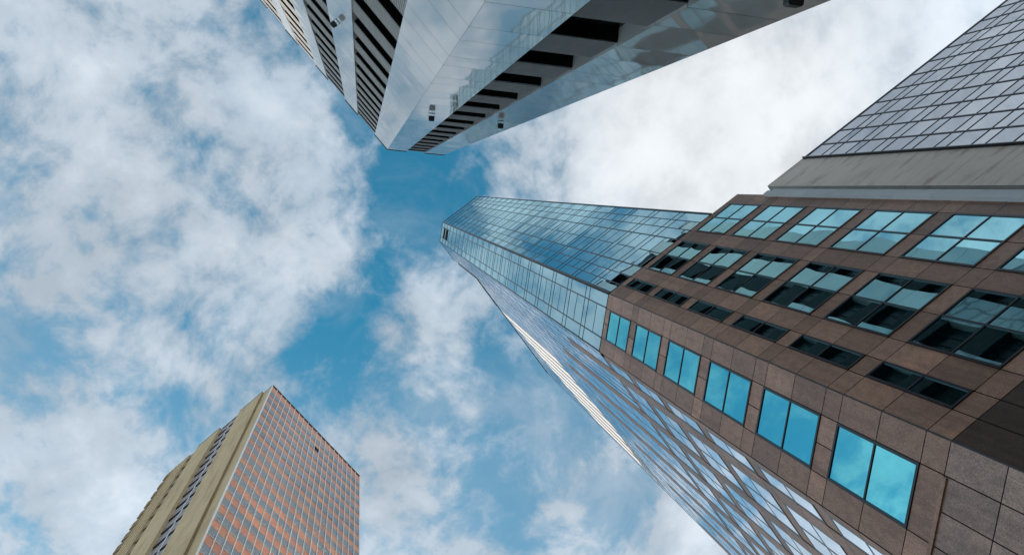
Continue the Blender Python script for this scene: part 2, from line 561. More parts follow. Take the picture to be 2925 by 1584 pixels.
def ru(x): return (x-0.581)*d
def nu(s): return WN - s*d
def tu(y): return Y3E - (y-1.0)*d


# structural core behind the skin
mb = MB()
ins = 0.10
mb.prism([(ins*0.4, ins), (WR-0.02, ins), (WR-0.02, 22), (WR-4, 22), (WR-4, Y3E), (-WN*s2+ins, Y3E), (-WN*s2+ins, Y3+ins*0.4)], 1.2*d+CAM_H, H(ZG)-0.05)
mb.prism([(ins*0.4, ins), (WT-0.02, ins), (WT-0.02, 6.0), (WT-0.02, 6.2), (-WN*s2+ins, 6.2), (-WN*s2+ins, Y3+ins*0.4)], H(ZG)-0.05, H(ZTOP)-0.1)
mb.prism([(WR-0.02, 6.2), (WR-0.02, Y3E), (-WN*s2+ins, Y3E), (-WN*s2+ins, 6.2)], H(ZG)-0.05, H(8.28)-0.1)  # unseen right side widened to keep sun off the return wall
mb.prism([(ins*0.4, ins), (WR-0.02, ins), (WR-0.02, 22), (WR-4, 22), (WR-4, Y3E), (-WN*s2+ins, Y3E), (-WN*s2+ins, Y3+ins*0.4)], 0, 1.2*d+CAM_H-0.002)
mb.build("core", 'joint', B)

GAP = 0.028


def slab(mb, f, u0, u1, z0, z1, n=0.0):
    f.quad(mb, u0+GAP/2, u1-GAP/2, z0+GAP/2, z1-GAP/2, n)


def window(face, u0, u1, z0, z1, vs=(), hs=(), fw=0.075, parent=B, glass='glass_b', depth=0.03, mul=None):
    """black frame with mullions (part) holding its panes (sub-part)"""
    mul = mul or fw*0.8
    mb = MB()
    n0, n1 = -0.06, depth
    face.box(mb, u0, u1, z0, z0+fw, n0, n1)
    face.box(mb, u0, u1, z1-fw, z1, n0, n1)
    face.box(mb, u0, u0+fw, z0+fw, z1-fw, n0, n1)
    face.box(mb, u1-fw, u1, z0+fw, z1-fw, n0, n1)
    us = [u0+fw] + list(vs) + [u1-fw]
    zs = [z0+fw] + list(hs) + [z1-fw]
    for v in vs:
        face.box(mb, v-mul/2, v+mul/2, z0+fw, z1-fw, n0, n1-0.003)
    for h in hs:
        face.box(mb, u0+fw, u1-fw, h-mul/2, h+mul/2, n0, n1-0.006)
    w = mb.build("window", 'mullion', parent)
    mb = MB()
    for a, b in zip(us, us[1:]):
        for c, e in zip(zs, zs[1:]):
            face.quad(mb, a, b, c, e, 0.0)
    p = mb.build("pane", glass, w)
    return w


# --- granite on the wide face
mb = MB()
COLS = [(0.647, 0.704), (0.773, 0.978), (1.047, 1.250)]
XS = [0.581, 0.647, 0.704, 0.773, 0.978, 1.047, 1.250, 1.319]
for k in range(-1, 6):
    lo, hi = zb(k), zt(k)
    nxt = zb(k+1) if k < 5 else ZG
    if k == -1:
        lo = 1.2
        hi = 1.2
    mid = (zb(k)+zt(k))/2
    if k >= 0:
        # piers beside the windows, split at mid height
        for a, b in ((0.581, 0.647), (0.704, 0.773), (0.978, 1.047), (1.25, 1.319)):
            for c, e in ((zb(k), mid), (mid, zt(k))):
                slab(mb, fr, ru(a), ru(b), H(c), H(e))
    base = zt(k) if k >= 0 else 1.2
    for a, b in zip(XS, XS[1:]):
        if b - a > 0.15:
            m_ = (a+b)/2
            slab(mb, fr, ru(a), ru(m_), H(base), H(nxt))
            slab(mb, fr, ru(m_), ru(b), H(base), H(nxt))
        else:
            slab(mb, fr, ru(a), ru(b), H(base), H(nxt))
# right return and top of the granite wing
mb.quad((WR, 0, H(1.2)), (WR, 22, H(1.2)), (WR, 22, H(ZG)), (WR, 0, H(ZG)))
mb.quad((WT, 0, H(ZG)), (WR, 0, H(ZG)), (WR, 22, H(ZG)), (WT, 22, H(ZG)))
# --- granite on the narrow face
for k in range(0, 6):
    mid = (zb(k)+zt(k))/2
    nxt = zb(k+1) if k < 5 else ZG
    for a, b in ((0, 0.0655), (0.1985, 0.262)):
        for c, e in ((zb(k), mid), (mid, zt(k))):
            slab(mb, fn, nu(b), nu(a), H(c), H(e))
    for a, b in ((0, 0.0655), (0.0655, 0.132), (0.132, 0.1985), (0.1985, 0.262)):
        slab(mb, fn, nu(b), nu(a), H(zt(k)), H(nxt))
for a, b in ((0, 0.0655), (0.0655, 0.1985), (0.1985, 0.262)):
    slab(mb, fn, nu(b), nu(a), H(1.2), H(zb(0)))
# --- granite on the long side: piers every 0.235
PIER = [(1.1853, 1.212)] + [(1.285+0.249*i, 1.348+0.249*i) for i in range(7)]
STEP = [ZG, 4.05, 4.80, 5.15, 4.9, 4.6, 4.4, 4.2]
WC = [(PIER[i][1], PIER[i+1][0]) for i in range(7)]
for i, (a, b) in enumerate(PIER):
    b = min(b, 2.86)
    top = STEP[i]
    z_ = 0.5
    k = -2
    while z_ < top:
        for c in (zb(k), (zb(k)+zt(k))/2, zt(k)):
            if c > z_ and c <= top:
                slab(mb, f3, tu(b), tu(a), H(z_), H(c), 0.012)
                z_ = c
        k += 1
        if k > 20:
            break
for (a, b) in WC:
    for k in range(-1, 6):
        nxt = zb(k+1) if k < 5 else ZG
        slab(mb, f3, tu(b), tu(a), H(zt(k)), H(nxt), -0.012)
mb.build("granite_cladding", 'granite', B)

# lower granite: polished blocks on the narrow face, flush slabs darkened for shade on the wide face
mb = MB()
for z0, z1 in ((1.07, 1.2), (0.94, 1.07), (0.79, 0.94), (0.64, 0.79), (0.30, 0.64), (-0.13, 0.30)):
    for a, b in ((0, 0.0655), (0.0655, 0.132), (0.132, 0.1985), (0.1985, 0.262)):
        slab(mb, fn, nu(b), nu(a), H(z0), H(z1))
mb.build("polished_base", 'granite_pol', B)
mb = MB()
for z0, z1 in ((0.94, 1.2), (0.62, 0.94), (0.3, 0.62), (-0.13, 0.3)):
    for a, b in zip(XS, XS[1:]):
        if z0 == 0.94 and a == 0.773:
            continue
        slab(mb, fr, ru(a), ru(b), H(z0), H(z1))
mb.build("shaded_base", 'granite_shade', B)
# thin string course between narrow face base and shaft, and steel bead on the corner
mb = MB()
fn.box(mb, nu(0.262), nu(0.068), H(1.19), H(1.2), -0.02, 0.05)
mb.build("string_course", 'granite', B)
mb = MB()
mb.prism([(-0.02, -0.015), (0.02, -0.02), (0.03, 0.01), (-0.01, 0.03)], H(0.0), H(ZG))
mb.build("corner_bead", 'bracket', B)

# --- windows of the granite part
for k in range(0, 6):
    z0, z1 = H(zb(k)), H(zt(k))
    zm = (z0+z1)/2
    for (a, b) in COLS:
        vs = () if b-a < 0.1 else ((ru(a)+ru(b))/2,)
        window(fr, ru(a), ru(b), z0, z1, vs, (zm,), glass='glass_w')
    window(fn, nu(0.1985), nu(0.0655), z0, z1, (), (zm,))
for (a, b) in WC:
    for k in range(-1, 6):
        z0, z1 = H(zb(k)), H(zt(k))
        if b-a < 0.1:
            window(f3, tu(b), tu(a), z0, z1, (), ((z0+z1)/2,), 0.09, depth=0.008, glass='glass_s', mul=0.13)
        else:
            window(f3, tu(b), tu(a), z0, z1, ((tu(a)+tu(b))/2,), ((z0+z1)/2,), 0.09, depth=0.008, glass='glass_s', mul=0.13)
window(fr, ru(0.773), ru(0.978), H(0.94)-0.0, H(1.2)-0.02, ((ru(0.773)+ru(0.978))/2,), ((H(.94)+H(1.2))/2,))

# --- curtain wall of the shaft


def curtain(face, conv, cols, mids, rows, ztop, partial=(), wide=(), glass='glass_t', extra=None, pr=0.02, tk=1.0):
    """cols: u positions of the vertical bars; mids: columns with a middle transom"""
    g = MB()
    b = MB()
    lines = cols
    for k in rows:
        z0, z1 = H(zb(k)), H(zt(k))
        z2 = H(zb(k+1)) if zb(k+1) < ztop else None
        for i, (c0, c1) in enumerate(zip(lines, lines[1:])):
            a, e = sorted((conv(c0), conv(c1)))
            if extra and extra(k, i):
                continue
            if i in mids:
                zm = (z0+z1)/2
                face.quad(g, a, e, z0, zm)
                face.quad(g, a, e, zm, z1)
                face.box(b, a, e, zm-0.014*tk, zm+0.014*tk, -0.02, pr*0.6)
            else:
                face.quad(g, a, e, z0, z1)
            if z2 and not (i > 0 and lines[i] in partial):
                # one spandrel pane, running behind a mullion that stops short of it
                j = i
                while j+1 < len(lines)-1 and lines[j+1] in partial:
                    j += 1
                a2, e2 = sorted((conv(lines[i]), conv(lines[j+1])))
                face.quad(g, a2, e2, z1, z2)
        A, E = sorted((conv(lines[0]), conv(lines[-1])))
        face.box(b, A, E, z1-0.016*tk, z1+0.016*tk, -0.02, pr*0.8)
        if z2:
            face.box(b, A, E, z2-0.016*tk, z2+0.016*tk, -0.02, pr*0.8)
    for c in lines:
        w = (0.034 if c in wide else 0.02)*tk
        if c in partial:
            for k in rows:
                face.box(b, conv(c)-w, conv(c)+w, H(zb(k)), H(zt(k)), -0.02, pr)
        else:
            face.box(b, conv(c)-w, conv(c)+w, H(zb(rows[0])), H(ztop), -0.02, pr)
    o = g.build("curtain_wall", glass, B)
    b.build("mullion_grid", 'mullion', o)
    return o


rows_t = list(range(6, 28))
curtain(fr, ru, [0.5935, 0.647, 0.706, 0.773, 0.876, 0.978, 1.047, 1.106, 1.167], {1, 3, 4, 6}, rows_t, ZTOP, (0.876,), (0.773, 0.978))
curtain(fn, nu, [0.004, 0.0635, 0.1985, 0.258], {1}, rows_t, ZTOP, (), (0.0635, 0.1985),
        extra=lambda k, i: i == 1 and k in (25, 26))
# long side: tall part then lower shoulder
cols3 = [1.187, 1.212, 1.285, 1.348, 1.395, 1.442, 1.49]
curtain(f3, tu, cols3, {1, 3, 5}, rows_t, ZTOP, (), (), glass='glass_s', pr=0.006, tk=1.9)
cols4 = [1.49, 1.534, 1.597, 1.69, 1.783, 1.846, 1.94, 2.032, 2.095, 2.19, 2.281, 2.344, 2.44, 2.53, 2.593, 2.69, 2.779, 2.842, 2.858]
curtain(f3, tu, cols4, {1, 2, 4, 5, 7, 8, 10, 11, 13, 14, 16}, list(range(6, 21)), 8.28, (), (), glass='glass_s', pr=0.006, tk=1.9)
mb = MB()
fr.box(mb, 0.0, 0.0125*d, H(ZG)-0.02, H(ZTOP), -0.05, 0.05)
mb.build("corner_trim", 'corner_trim', B)
mb = MB()
fn.box(mb, nu(0.262)+0.0, nu(0.258)+0.01, H(ZG), H(ZTOP), -0.05, 0.045)
mb.build("edge_trim", 'mullion', B)
mb = MB()
fr.box(mb, WT-0.02, WT+0.06, H(ZG), H(ZTOP), -0.3, 0.05)
mb.quad((WT, 0, H(ZG)), (WT, 6.2, H(ZG)), (WT, 6.2, H(ZTOP)), (WT, 0, H(ZTOP)))
mb.build("side_trim", 'mullion', B)
# louvred plant openings near the top of the narrow face
for (a, b) in ((9.58, 9.86), (9.92, 10.19)):
    mb = MB()
    n_ = 9
    fn.quad(mb, nu(0.19), nu(0.06), H(a), H(b), -0.09)
    for i in range(n_):
        z_ = H(a) + (H(b)-H(a))*(i+0.3)/n_
        fn.box(mb, nu(0.19), nu(0.06), z_, z_+0.06, -0.08, 0.0)
    fn.box(mb, nu(0.195), nu(0.19), H(a)-0.05, H(b)+0.05, -0.05, 0.03)
    fn.box(mb, nu(0.06), nu(0.055), H(a)-0.05, H(b)+0.05, -0.05, 0.03)
    mb.build("louvre", 'louvre', B)
g = MB()
for (a, b) in ((H(zb(25)), H(9.58)), (H(9.86), H(9.92)), (H(10.19), H(zb(27)))):
    if b > a:
        fn.quad(g, nu(0.1985), nu(0.0635), a, b)
g.build("infill_glass", 'glass_t', B)
# dark plant screen on the shoulder edge and parapet lines
mb = MB()
f3.box(mb, tu(1.515), tu(1.49), H(8.3), H(9.85), -0.3, 0.06)
for i in range(3):
    f3.box(mb, tu(1.80+0.05*i), tu(1.52+0.05*i), H(8.28)+0.1+0.25*i, H(8.28)+0.32+0.25*i, -0.3, 0.05)
mb.build("plant_screen", 'louvre', B)
mb = MB()
fr.box(mb, 0.0, WT, H(ZTOP), H(ZTOP)+0.18, -0.4, 0.045)
fn.box(mb, 0.0, WN, H(ZTOP), H(ZTOP)+0.18, -0.4, 0.04)
f3.box(mb, tu(1.51), tu(1.1855), H(ZTOP), H(ZTOP)+0.18, -0.4, 0.035)
f3.box(mb, 0, tu(1.515), H(8.28), H(8.28)+0.1, -0.4, 0.03)
mb.build("parapet", 'mullion', B)
# pale strips standing in for a slanted patch of sunlight on the long side
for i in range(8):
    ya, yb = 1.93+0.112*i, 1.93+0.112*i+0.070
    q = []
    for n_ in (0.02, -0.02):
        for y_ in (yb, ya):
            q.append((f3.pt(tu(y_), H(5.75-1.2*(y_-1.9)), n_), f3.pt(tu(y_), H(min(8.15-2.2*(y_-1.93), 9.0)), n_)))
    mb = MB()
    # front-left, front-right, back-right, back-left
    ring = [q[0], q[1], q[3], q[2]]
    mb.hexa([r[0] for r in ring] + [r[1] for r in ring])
    mb.build("sunlit_streak", 'sunlit_streak_pale', B)
# narrow pale pilaster against the right end of the granite
mb = MB()
uu = (1.3065-0.581)*d
zz = [0.0, 1.2, 1.36, 1.52, 1.68, 1.84, 2.0, 2.17, 2.34, 2.53, 2.67, 2.81, 2.965]
for a, b in zip(zz, zz[1:]):
    fr.box(mb, uu, uu+0.30, H(a)+0.006, H(b)-0.006, -0.5, 0.16)
    fr.box(mb, uu+0.305, uu+0.62, H(a)+0.006, H(b)+0.03, -0.5, 0.02)
mb.build("pilaster", 'light_clad', B)

# =================================================================== C: glass slab beside the granite
YC = 2*d
CX = 1.379*YC
C = thing("office_slab", "dark glass slab block with a weathered concrete end pier beside the granite base", "office building", (CX, YC, 0))
fc = Face((0, 0), (1, 0))
fcr = Face((0, 30.0), (0, -1))
ZC = 3.045
CG = (1.577-1.379)*YC
WCX = (3.55-1.379)*YC


def Hc(z): return CAM_H + z*YC


mb = MB()
mb.prism([(0.1, 0.1), (WCX, 0.1), (WCX, 30), (0.1, 30)], 0, Hc(ZC)-0.1)
mb.build("core", 'joint', C)
mb = MB()
zs = [0.0, 0.55, 1.10, 1.65, 2.2, 2.75, ZC]
for a, b in zip(zs, zs[1:]):
    fc.quad(mb, 0, CG-0.02, Hc(a)+0.01, Hc(b)-0.01)
fc.box(mb, -0.0, CG+0.0, Hc(ZC), Hc(ZC)+0.12, -1.0, 0.03)
mb.build("concrete_pier", 'concrete_c', C)
mb = MB()
for a, b in zip(zs, zs[1:]):
    fcr.quad(mb, 29.1, 30.0, Hc(a)+0.012, Hc(b)-0.012, 0.0)
    fcr.quad(mb, 0.0, 29.08, Hc(a)+0.012, Hc(b)-0.012, -0.06)
mb.build("return_wall", 'plaster', C)
mb = MB()
gl = MB()
PITC = 0.16117
xs_ = [1.577]
while xs_[-1] < 3.5:
    xs_.append(xs_[-1]+0.1022)


def cu_(x): return (x-1.379)*YC


for i in range(-1, 14):
    zt_ = 2.934 - PITC*i
    zl_ = 2.8775 - PITC*i
    for a, b in zip(xs_, xs_[1:]):
        fc.quad(gl, cu_(a), cu_(b), Hc(zl_), Hc(min(zt_, ZC)))
        fc.quad(gl, cu_(a), cu_(b), Hc(zt_-PITC), Hc(zl_)) if i >= -1 else None
    for z_ in (zt_, zl_):
        if z_ < ZC:
            fc.box(mb, CG, cu_(xs_[-1]), Hc(z_)-0.035, Hc(z_)+0.035, -0.03, 0.04)
for x_ in xs_:
    fc.box(mb, cu_(x_)-0.075, cu_(x_)-0.025, Hc(0.5), Hc(ZC), -0.03, 0.05)
    fc.box(mb, cu_(x_)+0.025, cu_(x_)+0.075, Hc(0.5), Hc(ZC), -0.03, 0.05)
fc.box(mb, CG-0.05, CG+0.06, Hc(0.3), Hc(ZC), -0.03, 0.25)
fc.box(mb, CG, cu_(xs_[-1]), Hc(ZC), Hc(ZC)+0.12, -0.5, 0.07)
o = gl.build("curtain_wall", 'glass_c', C)
mb.build("mullion_grid", 'mullion', o)

# =================================================================== A: polished metal block with recessed window strips
xa = 4.27
RA = math.radians(-3.8)
ax, ay = math.cos(RA), math.sin(RA)      # local x axis in world
AL = (1.0*xa, -0.285*xa)                  # corner in A's own axes
ALW = (ax*AL[0] - ay*AL[1], ay*AL[0] + ax*AL[1])
A = thing("metal_clad_block", "polished aluminium block with recessed strips of black windows and grey corrugated sheet", "office building", (ALW[0], ALW[1], 0), RA)
fl = Face((0, 0), (0, -1))                           # left face, u grows to the left of the picture
WCH = 1.29*xa
fch = Face((s2*WCH, s2*WCH), (-s2, -s2))             # chamfer, u = WCH - c
LH = 17.4
fh = Face((s2*WCH+LH, s2*WCH), (-1, 0))              # street face looking at the granite tower
HA_ = 17.93


def Ha(z): return CAM_H + z*xa


DEP = 0.35
mb = MB()
mb.prism([(DEP+0.1, -0.3), (DEP+0.1, -30), (s2*WCH+LH-0.1, -30), (s2*WCH+LH-0.1, s2*WCH-DEP-0.1), (s2*WCH+DEP, s2*WCH-DEP-0.1)], 0, Ha(HA_)-0.6)
mb.build("core", 'void', A)
mb = MB()
mb.prism([(DEP+0.1, -0.3), (DEP+0.1, -30), (s2*WCH+LH-0.1, -30), (s2*WCH+LH-0.1, s2*WCH-DEP-0.1), (s2*WCH+DEP, s2*WCH-DEP-0.1)], Ha(HA_)-0.6, Ha(HA_)-0.35)
mb.build("roof", 'roof', A)
PIT_A = 0.955


def dz0(k): return 3.79 + PIT_A*k      # bottom of the dark glass
def dz1(k): return dz0(k) + 0.455       # top of the dark glass


KA = range(-3, 15)
SEAMS = [-0.3, 0.4]
for k in range(-3, 15):
    SEAMS += [dz0(k)-0.115, dz1(k)]
SEAMS = [z for z in SEAMS if z > -0.2]
SEAMS = [-0.37] + SEAMS + [HA_]
n_win = [0]
rest_win = MB()


def white_strip(face, u0, u1, left_rev=True, right_rev=True, clad=None):
    """a vertical strip of flat panels with open seams, its returns and its coping"""
    mb = MB()
    for a, b in zip(SEAMS, SEAMS[1:]):
        face.quad(mb, u0+0.003, u1-0.003, Ha(a)+0.012, Ha(b)-0.012)
        if left_rev:
            mb.quad(face.pt(u0, Ha(a)+0.012, -DEP-0.1), face.pt(u0, Ha(a)+0.012, 0), face.pt(u0, Ha(b)-0.012, 0), face.pt(u0, Ha(b)-0.012, -DEP-0.1))
        if right_rev:
            mb.quad(face.pt(u1, Ha(a)+0.012, 0), face.pt(u1, Ha(a)+0.012, -DEP-0.1), face.pt(u1, Ha(b)-0.012, -DEP-0.1), face.pt(u1, Ha(b)-0.012, 0))
    o = mb.build("metal_panel", 'panel', A)
    mb = MB()
    face.box(mb, u0+0.02, u1-0.02, Ha(SEAMS[0]), Ha(HA_)-0.02, -DEP-0.05, -0.03)
    mb.build("backing", 'joint', o)
    mb = MB()
    face.box(mb, u0-0.02, u1+0.02, Ha(HA_), Ha(HA_)+0.13, -0.5, 0.05)
    mb.build("coping", 'coping', o)


def window_strip(face, u0, u1, individual=True, ribs=40, sheet_mat='spandrel_a'):
    """corrugated spandrels almost flush with the panels; between them deep black window slots"""
    ztops = HA_-0.10
    for k in KA:
        a, b = Ha(dz0(k)), Ha(dz1(k))
        c = Ha(min(dz0(k+1), ztops))
        mb = MB() if individual else rest_win
        face.quad(mb, u0, u1, a-0.3, b, -DEP-0.08)
        mb.quad(face.pt(u0, b, -DEP-0.08), face.pt(u1, b, -DEP-0.08), face.pt(u1, b, SPN-0.04), face.pt(u0, b, SPN-0.04))
        for i in range(1, 3):
            uu_ = u0+(u1-u0)*i/3
            face.box(mb, uu_-0.025, uu_+0.025, a, b-0.002, -DEP-0.078, -DEP-0.03)
        if individual:
            mb.build("window", 'glass_a', A)
        # corrugated sheet between the window bands
        sp = MB()
        n = ribs
        w = (u1-u0)/n
        for i in range(n):
            p0, p1, p2, p3 = u0+w*i, u0+w*(i+0.42), u0+w*(i+0.5), u0+w*(i+0.92)
            e = u0+w*(i+1)
            nf, nb = SPN, SPN-0.03
            for (q0, m0, q1, m1) in ((p0, nf, p1, nf), (p1, nf, p2, nb), (p2, nb, p3, nb), (p3, nb, e, nf)):
                sp.quad(face.pt(q0, b, m0), face.pt(q1, b, m1), face.pt(q1, c, m1), face.pt(q0, c, m0))
        sp.quad(face.pt(u0, c, SPN-0.035), face.pt(u1, c, SPN-0.035), face.pt(u1, c, SPN-0.2), face.pt(u0, c, SPN-0.2))
        sp.build("corrugated_spandrel", sheet_mat, A)


SPN = -0.07
LW = [(0.0, 0.427), (1.0, 1.415), (1.985, 2.375), (2.945, 3.335), (3.92, 4.31), (4.895, 5.285)]
for i, (a, b) in enumerate(LW):
    white_strip(fl, a*xa, b*xa, left_rev=(i > 0), right_rev=True)
for (a0, a1), (b0, b1) in zip(LW, LW[1:]):
    window_strip(fl, a1*xa, b0*xa, ribs=36)
white_strip(fch, WCH-0.43*xa, WCH, True, False)
white_strip(fch, 0, WCH-0.842*xa, False, True)
window_strip(fch, WCH-0.842*xa, WCH-0.43*xa, ribs=40, sheet_mat='spandrel_chamfer_shade')
# street face: seen only as a reflection
u_ = 0.0
hs = []
while u_ < LH-0.1:
    a, b = u_, min(u_+1.85, LH)
    hs.append((a, b))
    u_ += 1.85+2.04
hs[-1] = (LH-1.85, LH)
for i, (a, b) in enumerate(hs):
    white_strip(fh, a, b, left_rev=(i > 0), right_rev=(i < len(hs)-1))
for (a0, a1), (b0, b1) in zip(hs, hs[1:]):
    window_strip(fh, a1, b0, individual=False, ribs=24, sheet_mat='spandrel_street_shade')
stuff(rest_win.build("window", 'glass_a', A))

# =================================================================== floodlights on the metal panels


def rounded_box(mb, cx, cy, z0, z1, hx, hy, r=0.05, seg=4):
    foot = []
    for (sx, sy, a0) in ((1, 1, 0), (-1, 1, 90), (-1, -1, 180), (1, -1, 270)):
        for i in range(seg+1):
            a = math.radians(a0 + 90*i/seg)
            foot.append((cx+sx*(hx-r)+r*math.cos(a), cy+sy*(hy-r)+r*math.sin(a)))
    mb.prism(foot, z0, z1)


def floodlight(face, u, z, label):
    """local y points away from the wall"""
    p = Vector(face.pt(u, z, 0.0))
    pw = A.matrix_basis @ p
    nw = A.matrix_basis.to_3x3() @ face.N
    rz = math.atan2(nw.y, nw.x) - math.pi/2
    t = thing("floodlight", label, "floodlight", pw, rz, "floodlights on the metal panels")
    mb = MB()
    rounded_box(mb, 0, 0.26, -0.10, 0.05, 0.135, 0.125, 0.045)
    rounded_box(mb, 0, 0.26, 0.05, 0.12, 0.11, 0.10, 0.04)
    for i in range(5):
        x = -0.08+0.04*i
        mb.hexa([(x-0.006, 0.18, 0.12), (x+0.006, 0.18, 0.12), (x+0.006, 0.34, 0.12), (x-0.006, 0.34, 0.12),
                 (x-0.006, 0.18, 0.16), (x+0.006, 0.18, 0.16), (x+0.006, 0.34, 0.16), (x-0.006, 0.34, 0.16)])
    h = mb.build("lamp_housing", 'lamp_black', t)
    mb = MB()
    rounded_box(mb, 0, 0.26, -0.106, -0.10, 0.105, 0.095, 0.03)
    mb.build("lens", 'lamp_glass', h)
    mb = MB()
    for s in (-1, 1):
        x = s*0.142
        mb.hexa([(x-0.006, 0.004, -0.015), (x+0.006, 0.004, -0.015), (x+0.006, 0.27, -0.015), (x-0.006, 0.27, -0.015),
                 (x-0.006, 0.004, 0.015), (x+0.006, 0.004, 0.015), (x+0.006, 0.27, 0.015), (x-0.006, 0.27, 0.015)])
    mb.hexa([(-0.148, 0.003, -0.03), (0.148, 0.003, -0.03), (0.148, 0.02, -0.03), (-0.148, 0.02, -0.03),
             (-0.148, 0.003, 0.03), (0.148, 0.003, 0.03), (0.148, 0.02, 0.03), (-0.148, 0.02, 0.03)])
    mb.build("bracket", 'bracket', t)
    pts = [(0.02, 0.02, 0.0), (0.03, 0.06, -0.03), (0.0, 0.10, -0.01), (0.01, 0.15, 0.02)]
    mb = MB()
    for a, b in zip(pts, pts[1:]):
        a, b = Vector(a), Vector(b)
        r = 0.006
        mb.hexa([a+Vector((-r, 0, -r)), a+Vector((r, 0, -r)), b+Vector((r, 0, -r)), b+Vector((-r, 0, -r)),
                 a+Vector((-r, 0, r)), a+Vector((r, 0, r)), b+Vector((r, 0, r)), b+Vector((-r, 0, r))])
    mb.build("cable", 'lamp_black', t)
    return t


bpy.context.view_layer.update()
floodlight(fch, WCH-0.218*xa, Ha(8.95), "black floodlight on the blue metal panel beside the block's sharpest corner edge")
floodlight(fch, WCH-1.02*xa, Ha(8.95), "small black floodlight high on the outer metal strip at the block's right silhouette")
floodlight(fl, 1.25*xa, Ha(8.95), "black floodlight on the white panel strip between two long window strips, mounted diagonally")
floodlight(fch, WCH-1.045*xa, Ha(2.76), "largest black floodlight, low on brownish panels, cut by the photo's top")

# =================================================================== D: terracotta panelled tower
DU = 30.0
RD = math.radians(-3.4)
dxx, dxy = math.cos(RD), math.sin(RD)
DLc = (-1.0*DU, 0.473*DU)
DW = (dxx*DLc[0]-dxy*DLc[1], dxy*DLc[0]+dxx*DLc[1])
D = thing("panelled_tower", "terracotta panelled tower with beige concrete piers on its side", "skyscraper", (DW[0], DW[1], 0), RD)
NB = 20
BAY = 0.6635*DU/NB
HD_ = 4.0


def Hd(z): return CAM_H + z*DU


fd = Face((0, 0), (0, 1))
fs = Face((0, 0), (1, 0))      # side: u is negative going left
DX = -0.612*DU
mb = MB()
mb.prism([(-0.08, 0.6), (-0.08, BAY*NB), (DX, BAY*NB), (DX, 0.6)], 0, Hd(HD_)-0.1)
mb.build("core", 'void', D)
mb = MB()
mb.prism([(-0.2, 0.3), (-0.2, BAY*NB-0.2), (DX+3.2, BAY*NB-0.2), (DX+3.2, 0.3)], Hd(HD_)-0.1, Hd(HD_)-0.02)
mb.build("roof", 'roof', D)
FP = 0.1113
rows_d = list(range(0, 26))


def wz1(k): return 3.899 - FP*k
def wz0(k): return wz1(k) - 0.0555


# unseen block added past the tower to keep sun off the long side
mb = MB()
mb.prism([(-0.1, BAY*NB+0.15), (-0.1, BAY*NB+45), (-30, BAY*NB+45), (-30, BAY*NB+0.15)], 0, 78)
mb.build("unseen_shading_block", 'concrete_d', D)
# windows: those that show largest become parts of their own
cells = []
for k in rows_d:
    for i in range(NB):
        c = D.matrix_basis @ Vector(fd.pt(BAY*(i+0.5), (Hd(wz0(k))+Hd(wz1(k)))/2))
        pp = project(c)
        if pp and 0 < pp[0] < PW and 0 < pp[1] < PH:
            cells.append(((c-Vector((0, 0, CAM_H))).length, k, i))
        else:
            cells.append((1e9+k, k, i))
cells.sort()
big = {(k, i) for (_, k, i) in cells[:98]}
big |= {(1, 10)}
rest_g = MB()


def sash(mb, i, k, tilt=0.0):
    z0, z1 = Hd(wz0(k)), Hd(wz1(k))
    a, b = BAY*i+0.035, BAY*(i+1)-0.035
    zm = z0 + (z1-z0)*0.30
    mb.quad(fd.pt(a, z0, tilt), fd.pt(b, z0, tilt), fd.pt(b, zm, tilt*0.6), fd.pt(a, zm, tilt*0.6))
    mb.quad(fd.pt(a, zm+0.03, tilt*0.6), fd.pt(b, zm+0.03, tilt*0.6), fd.pt(b, z1, 0), fd.pt(a, z1, 0))


proto = {}
for k in rows_d:
    for i in range(NB):
        if (k, i) in big:
            mb = MB()
            opened = (k, i) in ((1, 10),)
            if opened:
                fd.box(mb, BAY*i+0.04, BAY*(i+1)-0.04, Hd(wz0(k))+0.9, Hd(wz1(k)), 0.0, 0.03)
                fd.quad(mb, BAY*i+0.04, BAY*(i+1)-0.04, Hd(wz0(k)), Hd(wz0(k))+0.9, -0.06)
                w = mb.build("window", 'void', D)
                w['label'] = "window standing open and dark"
            else:
                sash(mb, i, k)
                w = mb.build("window", 'glass_d', D)
            mb = MB()
            fd.box(mb, BAY*i+0.03, BAY*(i+1)-0.03, Hd(wz0(k))-0.04, Hd(wz0(k))+0.015, -0.02, 0.04)
            mb.build("sill", 'silver', w)
            mb = MB()
            fd.box(mb, BAY*i+0.03, BAY*(i+1)-0.03, Hd(wz0(k))+0.30*(Hd(wz1(k))-Hd(wz0(k)))-0.0, Hd(wz0(k))+0.30*(Hd(wz1(k))-Hd(wz0(k)))+0.03, -0.02, 0.015)
            mb.build("transom", 'silver', w)
        else:
            sash(rest_g, i, k)
            fd.box(rest_g, BAY*i+0.03, BAY*(i+1)-0.03, Hd(wz0(k))-0.04, Hd(wz0(k))+0.015, -0.02, 0.03)
stuff(rest_g.build("window", 'glass_d', D))
for k in [-1] + rows_d:
    mb = MB()
    lo = Hd(wz1(k+1))+0.02
    hi = Hd(HD_)-0.05 if k < 0 else Hd(wz0(k))-0.04
    for i in range(NB):
        fd.quad(mb, BAY*i+0.03, BAY*(i+1)-0.03, lo, hi)
    mb.build("enamel_panel", 'orange', D)
mb = MB()
for i in range(NB+1):
    w = 0.07 if i in (0, NB) else 0.04
    fd.box(mb, BAY*i-w, BAY*i+w, Hd(0.9), Hd(HD_)-0.04, -0.05, 0.10)
mb.build("mullions", 'silver', D)
mb = MB()
fd.box(mb, -0.05, BAY*NB+0.05, Hd(HD_)-0.05, Hd(HD_)+0.25, -0.4, 0.12)
fs.box(mb, -0.055*DU, 0.0, Hd(HD_), Hd(HD_)+0.22, -0.4, 0.03)
